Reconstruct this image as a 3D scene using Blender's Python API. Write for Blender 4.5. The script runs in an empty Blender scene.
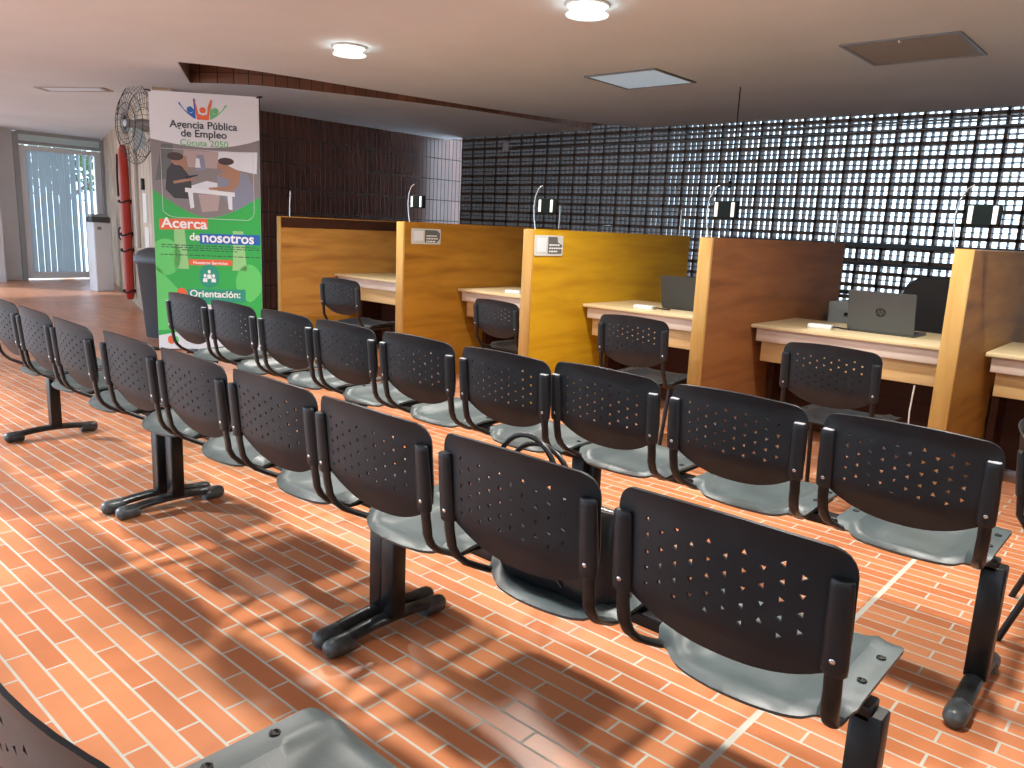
import bpy, math, random
from mathutils import Vector, Matrix
from mathutils.geometry import delaunay_2d_cdt
PI = math.pi
scene = bpy.context.scene
COL = scene.collection
random.seed(7)

# ------------------------------------------------------------------ camera
def make_camera():
    p, r, y = (math.radians(a) for a in (11.294, 2.627, 41.313))
    F = Vector((-math.sin(y)*math.cos(p), math.cos(y)*math.cos(p), -math.sin(p)))
    R = Vector((math.cos(y), math.sin(y), 0)); U = R.cross(F)
    R2 = R*math.cos(r) + U*math.sin(r); U2 = -R*math.sin(r) + U*math.cos(r)
    cd = bpy.data.cameras.new('camera'); cam = bpy.data.objects.new('camera', cd); COL.objects.link(cam)
    M = Matrix(((R2.x, U2.x, -F.x, 0), (R2.y, U2.y, -F.y, 0), (R2.z, U2.z, -F.z, 1.4), (0, 0, 0, 1)))
    cam.matrix_world = M
    cd.sensor_width = 36; cd.lens = 781.65/1024*36; cd.clip_start = .05; cd.clip_end = 200
    scene.camera = cam
make_camera()

# ------------------------------------------------------------------ world, sun, exposure
W = bpy.data.worlds.new('sky'); scene.world = W; W.use_nodes = True
bgn = W.node_tree.nodes['Background']
bgn.inputs[0].default_value = (.66, .85, 1.05, 1); bgn.inputs[1].default_value = 3.5
sd = bpy.data.lights.new('sun', 'SUN'); sd.energy = 4.0; sd.angle = math.radians(3.5); sd.color = (.97, .97, 1)
sun = bpy.data.objects.new('sun', sd); COL.objects.link(sun)
sun.rotation_euler = Vector((-.80, -.62, .62)).to_track_quat('Z', 'Y').to_euler()
scene.view_settings.view_transform = 'Standard'; scene.view_settings.look = 'None'
scene.view_settings.gamma = 1; scene.view_settings.use_curve_mapping = False
scene.view_settings.exposure = 0.2
ZC = 2.76          # ceiling height
LAMP_W = 46

# ------------------------------------------------------------------ helpers
class MB:
    def __init__(s): s.v = []; s.f = []; s.m = []; s.sm = []
    def add(s, vs, fs, mi=0, smooth=False):
        o = len(s.v); s.v += [tuple(a) for a in vs]
        for f in fs: s.f.append([i+o for i in f]); s.m.append(mi); s.sm.append(smooth)
    def box(s, x0, x1, y0, y1, z0, z1, mi=0, M=None, tap=None):
        vs = [Vector((x, y, z)) for z in (z0, z1) for y in (y0, y1) for x in (x0, x1)]
        if M is not None: vs = [M @ v for v in vs]
        s.add(vs, [(0, 2, 3, 1), (4, 5, 7, 6), (0, 1, 5, 4), (2, 6, 7, 3), (0, 4, 6, 2), (1, 3, 7, 5)], mi)
    def rbox(s, x0, x1, y0, y1, z0, z1, r=.01, n=3, mi=0, axis='z', M=None):
        # box with rounded vertical edges around the given axis and small chamfers at its ends
        def ring(a0, a1, b0, b1, rr):
            o = []
            for cx, cy, st in ((a1-rr, b1-rr, 0), (a0+rr, b1-rr, 1), (a0+rr, b0+rr, 2), (a1-rr, b0+rr, 3)):
                for k in range(n+1):
                    t = (st + k/n)*PI/2; o.append((cx+rr*math.cos(t), cy+rr*math.sin(t)))
            return o
        if axis == 'z': A = (x0, x1, y0, y1); c0, c1 = z0, z1; mk = lambda p, c: Vector((p[0], p[1], c))
        elif axis == 'y': A = (z0, z1, x0, x1); c0, c1 = y0, y1; mk = lambda p, c: Vector((p[1], c, p[0]))
        else: A = (y0, y1, z0, z1); c0, c1 = x0, x1; mk = lambda p, c: Vector((c, p[0], p[1]))
        e = min(r*.5, (c1-c0)*.3)
        rings = []
        for ins, c in ((e, c0), (0, c0+e), (0, c1-e), (e, c1)):
            rings.append([mk(p, c) for p in ring(A[0]+ins, A[1]-ins, A[2]+ins, A[3]-ins, max(r-ins, 1e-4))])
        if M is not None: rings = [[M @ v for v in q] for q in rings]
        s.loft(rings, mi, True, True)
    def loft(s, rings, mi=0, smooth=True, caps=True, closed=True):
        n = len(rings[0]); vs = [p for r in rings for p in r]; fs = []
        for i in range(len(rings)-1):
            for j in range(n if closed else n-1):
                k = (j+1) % n; fs.append((i*n+j, i*n+k, (i+1)*n+k, (i+1)*n+j))
        s.add(vs, fs, mi, smooth)
        if caps and closed:
            s.add(rings[0], [tuple(range(n))[::-1]], mi); s.add(rings[-1], [tuple(range(n))], mi)
    def tube(s, pts, r, n=8, mi=0, caps=True, ry=None, side=None):
        # swept tube; elliptical if ry given; side = preferred direction of the r axis
        pts = [Vector(p) for p in pts]; rings = []
        prev = None
        for i, p in enumerate(pts):
            d = (pts[min(i+1, len(pts)-1)] - pts[max(i-1, 0)]).normalized()
            if side is not None: a = Vector(side); a = (a - d*a.dot(d)).normalized()
            elif prev is None:
                a = Vector((0, 0, 1)) if abs(d.z) < .9 else Vector((1, 0, 0)); a = (a - d*a.dot(d)).normalized()
            else: a = (prev - d*prev.dot(d)).normalized()
            prev = a; b = d.cross(a)
            rr = r[i] if isinstance(r, (list, tuple)) else r
            r2 = rr if ry is None else (ry[i] if isinstance(ry, (list, tuple)) else ry)
            rings.append([p + a*(rr*math.cos(2*PI*k/n)) + b*(r2*math.sin(2*PI*k/n)) for k in range(n)])
        s.loft(rings, mi, True, caps)
    def lathe(s, prof, c=(0, 0, 0), n=24, mi=0, M=None):
        rings = []
        for r, z in prof:
            q = [Vector((c[0]+r*math.cos(2*PI*k/n), c[1]+r*math.sin(2*PI*k/n), c[2]+z)) for k in range(n)]
            if M is not None: q = [M @ v for v in q]
            rings.append(q)
        s.loft(rings, mi, True, True)
    def prism(s, poly, fn0, fn1, mi=0):
        a = [fn0(p) for p in poly]; b = [fn1(p) for p in poly]; n = len(poly)
        s.add(a+b, [tuple(range(n))[::-1], tuple(range(n, 2*n))] + [(i, (i+1) % n, n+(i+1) % n, n+i) for i in range(n)], mi)
    def build(s, name, mats, parent=None):
        me = bpy.data.meshes.new(name); me.from_pydata(s.v, [], s.f)
        if not isinstance(mats, (list, tuple)): mats = [mats]
        for m in mats: me.materials.append(m)
        me.polygons.foreach_set('material_index', s.m); me.polygons.foreach_set('use_smooth', s.sm)
        me.update(); o = bpy.data.objects.new(name, me); COL.objects.link(o)
        if parent: o.parent = parent
        return o

def smooth_angle(o, deg=35):
    me = o.data
    me.polygons.foreach_set('use_smooth', [True]*len(me.polygons))
    try: me.set_sharp_from_angle(angle=math.radians(deg))
    except Exception: pass
    return o

def tag(o, label=None, cat=None, group=None, kind=None):
    if label: o['label'] = label
    if cat: o['category'] = cat
    if group: o['group'] = group
    if kind: o['kind'] = kind
    return o
def empty(name, loc=(0, 0, 0), rz=0):
    o = bpy.data.objects.new(name, None); COL.objects.link(o); o.location = loc; o.rotation_euler = (0, 0, rz)
    o.empty_display_size = .1; return o
def kids(o): return [c for c in bpy.data.objects if c.parent == o]
def copy_tree(o, parent=None):
    c = o.copy(); COL.objects.link(c); c.parent = parent
    for ch in kids(o): copy_tree(ch, c)
    return c
def cdt_mesh(outline, holes, step, fn, thick, name, mats, parent=None, extra=None):
    """2-D outline with holes, triangulated with interior points, bent by fn(x,y)->Vector, given real thickness."""
    vs = [Vector(p) for p in outline]; edges = [(i, (i+1) % len(outline)) for i in range(len(outline))]
    faces = []
    for h in holes:
        o = len(vs); vs += [Vector(p) for p in h]; n = len(h)
        edges += [(o+i, o+(i+1) % n) for i in range(n)]
    xs = [p[0] for p in outline]; ys = [p[1] for p in outline]
    def inside(x, y, poly):
        c = False; j = len(poly)-1
        for i in range(len(poly)):
            if (poly[i][1] > y) != (poly[j][1] > y) and x < (poly[j][0]-poly[i][0])*(y-poly[i][1])/(poly[j][1]-poly[i][1])+poly[i][0]: c = not c
            j = i
        return c
    nx = int((max(xs)-min(xs))/step)+1; ny = int((max(ys)-min(ys))/step)+1
    for i in range(nx+1):
        for j in range(ny+1):
            x = min(xs)+i*step+.0007; y = min(ys)+j*step+.0011
            if not inside(x, y, outline): continue
            if min((x-p[0])**2+(y-p[1])**2 for p in outline) < (step*.35)**2: continue
            if any(min((x-p[0])**2+(y-p[1])**2 for p in h) < (step*.45)**2 or inside(x, y, h) for h in holes): continue
            vs.append(Vector((x, y)))
    v2, e2, f2, _, _, _ = delaunay_2d_cdt(vs, edges, [], 0, 1e-6)
    out = []
    for f in f2:
        cx = sum(v2[i].x for i in f)/3; cy = sum(v2[i].y for i in f)/3
        if inside(cx, cy, outline) and not any(inside(cx, cy, h) for h in holes): out.append(list(f))
    me = bpy.data.meshes.new(name); me.from_pydata([fn(v.x, v.y) for v in v2], [], out)
    for m in (mats if isinstance(mats, (list, tuple)) else [mats]): me.materials.append(m)
    me.polygons.foreach_set('use_smooth', [True]*len(me.polygons)); me.update()
    o = bpy.data.objects.new(name, me); COL.objects.link(o)
    if parent: o.parent = parent
    md = o.modifiers.new('thickness', 'SOLIDIFY'); md.thickness = thick; md.offset = 0; md.use_even_offset = False
    es = o.modifiers.new('edge', 'EDGE_SPLIT'); es.split_angle = math.radians(40)
    return o
def rounded(poly_corners, n=6):
    """corners: (x, y, radius) counter-clockwise"""
    out = []; N = len(poly_corners)
    for i in range(N):
        x, y, r = poly_corners[i]; p = Vector((x, y))
        if r <= 0: out.append((x, y)); continue
        a = (Vector(poly_corners[i-1][:2])-p).normalized(); b = (Vector(poly_corners[(i+1) % N][:2])-p).normalized()
        A = p+a*r; B = p+b*r
        for k in range(n+1):
            t = k/n; q = A*(1-t)**2 + p*2*t*(1-t) + B*t*t; out.append((q.x, q.y))
    return out

# ------------------------------------------------------------------ materials
def mat(name, col, rough=.5, metal=0, spec=None, noise=None, bump=None, emit=None, coat=0):
    m = bpy.data.materials.new(name); m.use_nodes = True; nt = m.node_tree; b = nt.nodes['Principled BSDF']
    b.inputs['Base Color'].default_value = (*col, 1); b.inputs['Roughness'].default_value = rough; b.inputs['Metallic'].default_value = metal
    if spec is not None: b.inputs['Specular IOR Level'].default_value = spec
    if coat: b.inputs['Coat Weight'].default_value = coat; b.inputs['Coat Roughness'].default_value = .15
    if emit: b.inputs['Emission Color'].default_value = (*emit[0], 1); b.inputs['Emission Strength'].default_value = emit[1]
    tc = nt.nodes.new('ShaderNodeTexCoord')
    if noise:
        sc, amt = noise[:2]; st = noise[2] if len(noise) > 2 else (1, 1, 1)
        mp = nt.nodes.new('ShaderNodeMapping'); mp.inputs['Scale'].default_value = st
        n = nt.nodes.new('ShaderNodeTexNoise'); n.inputs['Scale'].default_value = sc; n.inputs['Detail'].default_value = 5
        nt.links.new(tc.outputs['Object'], mp.inputs[0]); nt.links.new(mp.outputs[0], n.inputs[0])
        mr = nt.nodes.new('ShaderNodeMapRange'); mr.inputs[1].default_value = .3; mr.inputs[2].default_value = .7
        mr.inputs[3].default_value = 1-amt; mr.inputs[4].default_value = 1+amt
        mx = nt.nodes.new('ShaderNodeVectorMath'); mx.operation = 'SCALE'; mx.inputs[0].default_value = col
        nt.links.new(n.outputs[0], mr.inputs[0]); nt.links.new(mr.outputs[0], mx.inputs['Scale']); nt.links.new(mx.outputs[0], b.inputs['Base Color'])
    if bump:
        n2 = nt.nodes.new('ShaderNodeTexNoise'); n2.inputs['Scale'].default_value = bump[0]; n2.inputs['Detail'].default_value = 4
        bp = nt.nodes.new('ShaderNodeBump'); bp.inputs['Strength'].default_value = bump[1]; bp.inputs['Distance'].default_value = .002
        nt.links.new(tc.outputs['Object'], n2.inputs[0]); nt.links.new(n2.outputs[0], bp.inputs['Height']); nt.links.new(bp.outputs[0], b.inputs['Normal'])
    return m

def wood(name, c1, c2, rough=.32, grain=(1, 2.0, 16), coat=.25):
    m = bpy.data.materials.new(name); m.use_nodes = True; nt = m.node_tree; b = nt.nodes['Principled BSDF']; L = nt.links.new
    tc = nt.nodes.new('ShaderNodeTexCoord'); mp = nt.nodes.new('ShaderNodeMapping'); mp.inputs['Scale'].default_value = grain
    n1 = nt.nodes.new('ShaderNodeTexNoise'); n1.inputs['Scale'].default_value = 1.6; n1.inputs['Detail'].default_value = 7; n1.inputs['Distortion'].default_value = .6
    n2 = nt.nodes.new('ShaderNodeTexNoise'); n2.inputs['Scale'].default_value = .55; n2.inputs['Detail'].default_value = 3; n2.inputs['Distortion'].default_value = 1.5
    ad = nt.nodes.new('ShaderNodeMath'); ad.operation = 'MULTIPLY_ADD'; ad.inputs[1].default_value = .55
    cr = nt.nodes.new('ShaderNodeValToRGB'); e = cr.color_ramp.elements
    e[0].position = .42; e[0].color = (*c2, 1); e[1].position = .9; e[1].color = (*c1, 1)
    L(tc.outputs['Object'], mp.inputs[0]); L(mp.outputs[0], n1.inputs[0]); L(mp.outputs[0], n2.inputs[0])
    L(n1.outputs[0], ad.inputs[0]); L(n2.outputs[0], ad.inputs[2]); L(ad.outputs[0], cr.inputs[0]); L(cr.outputs[0], b.inputs['Base Color'])
    b.inputs['Roughness'].default_value = rough; b.inputs['Coat Weight'].default_value = coat; b.inputs['Coat Roughness'].default_value = .2; b.inputs['Specular IOR Level'].default_value = .15
    return m

def brick(name, c1, c2, cm, bw, rh, mortar, plane='xy', off=.5, loc=(0, 0, 0), rough=.4, bump=.4, var=.0, exp_x=None, spec=.5, rot=0):
    m = bpy.data.materials.new(name); m.use_nodes = True; nt = m.node_tree; b = nt.nodes['Principled BSDF']; L = nt.links.new
    tc = nt.nodes.new('ShaderNodeTexCoord'); sp = nt.nodes.new('ShaderNodeSeparateXYZ'); cb = nt.nodes.new('ShaderNodeCombineXYZ')
    L(tc.outputs['Object'], sp.inputs[0]); ax = {'x': 0, 'y': 1, 'z': 2}
    L(sp.outputs[ax[plane[0]]], cb.inputs[0]); L(sp.outputs[ax[plane[1]]], cb.inputs[1])
    mp = nt.nodes.new('ShaderNodeMapping'); mp.inputs['Location'].default_value = loc; L(cb.outputs[0], mp.inputs[0])
    br = nt.nodes.new('ShaderNodeTexBrick'); br.offset = off; br.offset_frequency = 2; br.squash = 1
    br.inputs['Scale'].default_value = 1; br.inputs['Brick Width'].default_value = bw; br.inputs['Row Height'].default_value = rh
    br.inputs['Mortar Size'].default_value = mortar; br.inputs['Mortar Smooth'].default_value = .15; br.inputs['Bias'].default_value = 0
    br.inputs['Color1'].default_value = (*c1, 1); br.inputs['Color2'].default_value = (*c2, 1); br.inputs['Mortar'].default_value = (*cm, 1)
    L(mp.outputs[0], br.inputs[0])
    n = nt.nodes.new('ShaderNodeTexNoise'); n.inputs['Scale'].default_value = 2.2; n.inputs['Detail'].default_value = 6; L(tc.outputs['Object'], n.inputs[0])
    mr = nt.nodes.new('ShaderNodeMapRange'); mr.inputs[1].default_value = .3; mr.inputs[2].default_value = .7; mr.inputs[3].default_value = 1-var; mr.inputs[4].default_value = 1+var
    L(n.outputs[0], mr.inputs[0]); vm = nt.nodes.new('ShaderNodeVectorMath'); vm.operation = 'SCALE'
    L(br.outputs['Color'], vm.inputs[0]); L(mr.outputs[0], vm.inputs['Scale']); colout = vm.outputs[0]; hgt = br.outputs['Fac']
    if exp_x is not None:
        s1 = nt.nodes.new('ShaderNodeMath'); s1.operation = 'SUBTRACT'; s1.inputs[1].default_value = exp_x; L(sp.outputs[0], s1.inputs[0])
        s2 = nt.nodes.new('ShaderNodeMath'); s2.operation = 'ABSOLUTE'; L(s1.outputs[0], s2.inputs[0])
        s3 = nt.nodes.new('ShaderNodeMath'); s3.operation = 'LESS_THAN'; s3.inputs[1].default_value = .010; L(s2.outputs[0], s3.inputs[0])
        mx = nt.nodes.new('ShaderNodeMix'); mx.data_type = 'RGBA'; L(s3.outputs[0], mx.inputs[0]); L(colout, mx.inputs[6]); mx.inputs[7].default_value = (*[c*1.05 for c in cm], 1)
        colout = mx.outputs[2]
        mxm = nt.nodes.new('ShaderNodeMath'); mxm.operation = 'MAXIMUM'; L(s3.outputs[0], mxm.inputs[0]); L(br.outputs['Fac'], mxm.inputs[1]); hgt = mxm.outputs[0]
    L(colout, b.inputs['Base Color'])
    r2 = nt.nodes.new('ShaderNodeMapRange'); r2.inputs[3].default_value = rough; r2.inputs[4].default_value = .85; L(hgt, r2.inputs[0]); L(r2.outputs[0], b.inputs['Roughness'])
    b.inputs['Specular IOR Level'].default_value = spec
    inv = nt.nodes.new('ShaderNodeMath'); inv.operation = 'SUBTRACT'; inv.inputs[0].default_value = 1; L(hgt, inv.inputs[1])
    bp = nt.nodes.new('ShaderNodeBump'); bp.inputs['Strength'].default_value = bump; bp.inputs['Distance'].default_value = .004
    L(inv.outputs[0], bp.inputs['Height']); L(bp.outputs[0], b.inputs['Normal'])
    return m

M = {}
M['floor'] = brick('floor_brick', (.46, .155, .062), (.60, .24, .105), (.45, .45, .385), .28, .0713, .0044, 'xy', .5, (.104, .0, 0), .33, .25, .14, exp_x=-.81)
M['darkbrick'] = brick('dark_brick', (.20, .080, .052), (.135, .055, .036), (.014, .012, .012), .083, .33, .0075, 'yz', 0, (0, .19, 0), .28, .5, .25, spec=.8)
M['fascia'] = brick('fascia_brick', (.27, .115, .065), (.20, .085, .05), (.05, .035, .03), .11, .27, .004, 'yz', 0, (0, .1, 0), .6, .5, .25)
M['beigebrick'] = brick('beige_boards', (.52, .42, .31), (.40, .29, .20), (.10, .08, .07), .33, 3.4, .012, 'xz', 0, (.05, 0, 0), .6, .5, .3)
M['calado'] = mat('perforated_clay', (.10, .062, .042), .55, noise=(3, .3), bump=(40, .5))
M['ceiling'] = mat('ceiling_paint', (.73, .82, .91), .75, noise=(.9, .05), bump=(90, .25))
M['white'] = mat('white_paint', (.72, .76, .80), .5, noise=(2, .04))
M['plaster'] = mat('cream_plaster', (.55, .52, .47), .7, noise=(1.5, .06))
M['hatch'] = mat('hatch_paint', (.38, .36, .33), .7)
M['plasterlight'] = mat('light_panel_diffuser', (.62, .74, .80), .25, emit=((.62, .80, .95), .28))
M['doorframe'] = mat('door_frame_grey', (.36, .39, .40), .4)
M['frame_grey'] = mat('grey_trim', (.22, .22, .22), .4, .3)
M['back'] = mat('black_plastic_back', (.011, .014, .018), .5, spec=.3, noise=(14, .25), bump=(300, .12))
M['seat'] = mat('dusty_skylit_seat_plastic', (.058, .080, .084), .42, spec=.5, noise=(9, .18), bump=(260, .1))  # dusty black plastic like the backs, skylight on the seats lightened into the colour
M['sleeve'] = mat('black_sleeve', (.011, .013, .016), .42, spec=.35, bump=(200, .2))
M['blackmetal'] = mat('black_metal', (.007, .008, .009), .33, spec=.35)
M['cap'] = mat('worn_black_cap', (.048, .058, .062), .35, noise=(30, .5), bump=(80, .4))
M['foot'] = mat('foot_metal', (.018, .021, .023), .32, noise=(20, .3))
M['steel'] = mat('steel', (.65, .65, .63), .25, 1)
M['screwhole'] = mat('bolt_dark', (.02, .02, .02), .4, .6)
M['desk_top'] = wood('maple_top', (.74, .62, .38), (.62, .48, .26), .35, (1.2, 12, 12))
M['desk_apron'] = wood('pale_apron', (.70, .60, .52), (.58, .47, .40), .5, (1.2, 12, 12), 0)
M['desk_panel'] = wood('maple_panel', (.70, .50, .25), (.55, .36, .15), .45, (1.2, 12, 12), 0)
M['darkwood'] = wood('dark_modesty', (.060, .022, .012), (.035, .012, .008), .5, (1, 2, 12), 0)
M['edge'] = wood('pale_wood_edge', (.48, .29, .09), (.36, .19, .05), .45, (12, 12, 1.5), .1)
finc = [((.36, .185, .036), (.19, .085, .018)), ((.27, .108, .036), (.16, .060, .022)), ((.60, .35, .014), (.42, .21, .008)),
        ((.42, .20, .022), (.24, .095, .010)), ((.50, .25, .055), (.28, .11, .024))]
FIN = [wood('partition_veneer_%s' % n, c[0], c[1], .6, (1, 1.2, 9), 0) for n, c in zip(('honey', 'mahogany', 'yellow', 'amber', 'oak'), finc)]
M['laptop'] = mat('laptop_grey', (.085, .095, .10), .4, .4)
M['laptop2'] = mat('laptop_dark', (.05, .055, .056), .4, .3)
M['logo'] = mat('logo_dark', (.008, .008, .009), .2)
M['whiteplastic'] = mat('white_plastic', (.75, .76, .74), .35)
M['bag'] = mat('black_leather', (.012, .012, .013), .35, bump=(60, .4))
M['red'] = mat('red_board', (.42, .03, .015), .4)
M['blackstrap'] = mat('black_strap', (.012, .012, .013), .7)
M['bin'] = mat('bin_plastic', (.055, .062, .07), .45)
M['cageblack'] = mat('fan_wire', (.03, .03, .03), .4, .6)
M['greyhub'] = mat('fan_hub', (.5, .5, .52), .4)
M['paper'] = mat('paper', (.75, .74, .70), .7)
M['officechair'] = mat('office_black', (.008, .008, .009), .8)
M['greybox'] = mat('grey_cabinet_metal', (.30, .34, .33), .45)
M['pipe'] = mat('conduit', (.20, .20, .20), .35, .7)
M['lamp_on'] = mat('lamp_glass', (.9, .9, .9), .3, emit=((1, 1, .96), 6.0))
M['sign_clear'] = mat('sign_pale', (.60, .62, .58), .2)
M['sign_dark'] = mat('sign_grey', (.13, .135, .13), .3)
M['lightstrip'] = mat('white_strip', (.85, .88, .85), .4)
M['devblack'] = mat('device_black', (.006, .010, .010), .8, spec=.1)
M['leaf'] = mat('leaf', (.05, .12, .02), .6, noise=(6, .4))
M['bark'] = mat('bark', (.12, .08, .05), .8)
M['doorslat'] = mat('door_slat', (.55, .62, .66), .35)
_nt = M['doorslat'].node_tree; _tr = _nt.nodes.new('ShaderNodeBsdfTranslucent'); _tr.inputs[0].default_value = (.55, .68, .74, 1); _mx = _nt.nodes.new('ShaderNodeMixShader'); _mx.inputs[0].default_value = .3
_nt.links.new(_nt.nodes['Principled BSDF'].outputs[0], _mx.inputs[1]); _nt.links.new(_tr.outputs[0], _mx.inputs[2]); _nt.links.new(_mx.outputs[0], _nt.nodes['Material Output'].inputs[0])
M['glass'] = mat('transom_glass', (.75, .93, .95), .1)
M['outside'] = mat('outside_concrete', (.72, .72, .70), .9)
# banner inks
def ink(n, c): M[n] = mat('print_'+n, c, .45)
ink('bwhite', (.72, .76, .80)); ink('bgreen', (.03, .42, .075)); ink('blgreen', (.12, .60, .14)); ink('blue', (.01, .12, .46)); ink('orange', (.78, .13, .045))
ink('teal', (.02, .30, .20)); ink('dtext', (.03, .05, .06)); ink('gtext', (.15, .50, .20)); ink('white2', (.85, .88, .88))
ink('photobg', (.22, .20, .20)); ink('skin', (.36, .19, .12)); ink('darkcloth', (.035, .033, .036)); ink('hair', (.05, .028, .02)); ink('bluecloth', (.22, .24, .32)); ink('foliage', (.12, .13, .12)); ink('palegreen', (.30, .62, .25)); ink('tablewhite', (.66, .70, .76)); ink('photopink', (.42, .33, .32))

# ------------------------------------------------------------------ setting
def struct(o): o['kind'] = 'structure'; return o
b = MB(); b.box(-17.4, 3.6, -7, 9.9, -.12, 0); struct(b.build('floor', M['floor']))
near_edge = [(-7.45, 3.60), (-7.16, 4.23), (-6.93, 5.57), (-6.62, 7.29), (-6.30, 8.35), (-5.92, 8.98), (-5.75, 9.12)]
far_edge = [(-8.49, 4.23), (-7.90, 4.72), (-7.33, 5.90), (-6.97, 7.0), (-6.70, 8.59), (-6.72, 9.12)]
def dense(pts, k=4):
    out = []
    P = [pts[0]]+list(pts)+[pts[-1]]
    for i in range(1, len(P)-2):
        for t in range(k):
            u = t/k; q = []
            for c in (0, 1):
                a, b_, c_, d = P[i-1][c], P[i][c], P[i+1][c], P[i+2][c]
                q.append(.5*((2*b_)+(-a+c_)*u+(2*a-5*b_+4*c_-d)*u*u+(-a+3*b_-3*c_+d)*u**3))
            out.append(tuple(q))
    return out+[pts[-1]]
NE = dense(near_edge); FE = dense(far_edge)
cpoly = [(3.6, -2.6), (3.6, 9.12)] + NE[::-1] + FE + [(-9.8, 9.12), (-9.8, 6.5), (-17.3, 7.0), (-17.3, -.9), (-8.6, -.9), (-8.6, .4), (-6.8, .4), (-6.8, -2.6)]
b = MB(); b.prism(cpoly, lambda p: Vector((p[0], p[1], ZC)), lambda p: Vector((p[0], p[1], ZC+.22))); struct(b.build('ceiling', M['ceiling']))
# brick-faced slot above the ceiling
b = MB(); n = len(FE)
b.add([Vector((p[0], p[1], z)) for z in (ZC, ZC+.62) for p in [(-7.435, 3.6)]+[(q[0]+.015, q[1]) for q in FE]], [(i, i+1, n+2+i, n+1+i) for i in range(n)])
b.add([Vector((p[0]-.03, p[1], z)) for z in (ZC+.005, ZC+.62) for p in [(-7.45, 3.6)]+FE], [(i, n+1+i, n+2+i, i+1) for i in range(n)])
struct(b.build('trim_1', M['fascia']))
b = MB(); b.prism([(-7.2, 3.2), (-5.3, 9.4), (-8.0, 9.4), (-9.2, 4.2)], lambda p: Vector((p[0], p[1], ZC+.62)), lambda p: Vector((p[0], p[1], ZC+.7))); struct(b.build('trim_2', M['plaster']))
b = MB(); n = len(NE); b.add([Vector((p[0], p[1], z)) for z in (ZC+.2, ZC+.64) for p in NE], [(i, i+1, n+i+1, n+i) for i in range(n-1)]); struct(b.build('trim_3', M['plaster']))
# dark vertical brick wall
b = MB(); b.box(-9.9, -9.7, 4.45, 9.75, 0, ZC+.3); struct(b.build('wall_left', M['darkbrick']))
# oblique wall with beige boards, from the corner to the door
ang = math.atan2(6.62-4.22, -17+9.45); Lw = math.hypot(6.62-4.22, 17-9.45)
b = MB(); b.box(-.3, Lw, -.2, 0, 0, ZC+.05)
ow = b.build('wall_oblique', M['beigebrick']); ow.location = (-9.45, 4.22, 0); ow.rotation_euler = (0, 0, ang); struct(ow)
def wp(s_, out, z):   # point along the oblique wall: s metres from its corner, out metres into the room
    d = Vector((math.cos(ang), math.sin(ang), 0)); nrm = Vector((math.sin(ang)*1, -math.cos(ang)*1, 0))
    if nrm.y > 0: nrm = -nrm
    return Vector((-9.45, 4.22, 0)) + d*s_ + nrm*out + Vector((0, 0, z))
# end wall with door
b = MB(); b.box(-17.3, -17.0, 3.2, 5.02, 0, ZC); b.box(-17.3, -17.0, 6.64, 7.0, 0, ZC); struct(b.build('wall_end', M['white']))
b = MB(); b.box(-16.9, -16.55, 4.35, 4.62, 0, ZC); struct(b.build('trim_4', M['white']))
b = MB(); b.box(3.4, 3.6, -5.5, 9.9, 0, ZC); struct(b.build('wall_right', M['plaster']))
# back of the room: masonry piers between open bays
b = MB()
for x0, x1 in ((-2.6, 3.4),): b.box(x0, x1, -5.5, -5.3, 0, ZC)
struct(b.build('wall_back', M['plaster']))
b = MB(); b.box(-17.4, 3.6, 9.9, 40, -.3, -.15); b.box(-60, -17.4, -30, 40, -.3, -.15); b.box(-17.4, 3.6, -30, -7, -.3, -.15)
go = b.build('outside_ground', M['outside']); struct(go)

# perforated block screen wall
b = MB(); CW, CH = .25, .1355; Y0, Y1 = 9.05, 9.17
x = -9.24; i = 0
while x < 2.6:
    for j in range(22):
        z = j*CH + random.uniform(-.001, .001); dx = random.uniform(-.002, .002); dy = random.uniform(-.004, .004)
        t = .0155
        b.box(x, x+CW, Y0+dy, Y1, z, z+t+.006)                       # bed
        b.box(x, x+CW, Y0+dy, Y1, z+CH-t, z+CH)                      # top
        b.box(x+dx, x+dx+t, Y0+dy, Y1, z, z+CH); b.box(x+CW-t+dx, x+CW+dx, Y0+dy, Y1, z, z+CH)
        b.box(x, x+CW, Y0+dy+.008, Y1, z+CH*.5-.001, z+CH*.5+.006)
        for k in (1, 2): b.box(x+.0135+(CW-.027)*k/3-.0028+dx, x+.0135+(CW-.027)*k/3+.0028+dx, Y0+dy+.008, Y1, z, z+CH)
    x += CW; i += 1
struct(b.build('wall_screen', M['calado']))

# door
d = empty('door_1', (-17.0, 5.02, 0)); d.scale = (1, 1.085, 1); struct(d)
b = MB(); b.box(-.08, .08, 0, .07, 0, 2.74); b.box(-.08, .08, 1.41, 1.48, 0, 2.74); b.box(-.08, .08, .07, 1.41, 2.52, 2.58); b.box(-.08, .08, .07, 1.41, 2.70, 2.76)
b.build('door_frame', M['doorframe'], d)
b = MB(); b.box(-.03, .05, .08, .17, .03, 2.50); b.box(-.03, .05, 1.30, 1.40, .03, 2.50); b.box(-.03, .05, .17, 1.30, .03, .15); b.box(-.03, .05, .17, 1.30, 2.42, 2.50)
lf = b.build('door_leaf', M['white'], d)
b = MB()
for k in range(11):
    y = .19+k*.101; Mx = Matrix.Translation((0.0, y+.03, 0)) @ Matrix.Rotation(math.radians(8 if k < 8 else 42), 4, 'Z')
    b.box(-.008, .008, -.047, .047, .15, 2.42, M=Mx)
b.build('slats', M['doorslat'], lf)
b = MB(); b.box(.05, .10, 1.33, 1.37, 1.15, 1.30); b.tube([(.10, 1.35, 1.2), (.13, 1.35, 1.2), (.13, 1.25, 1.2)], .01); b.build('handle', M['blackmetal'], lf)
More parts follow.
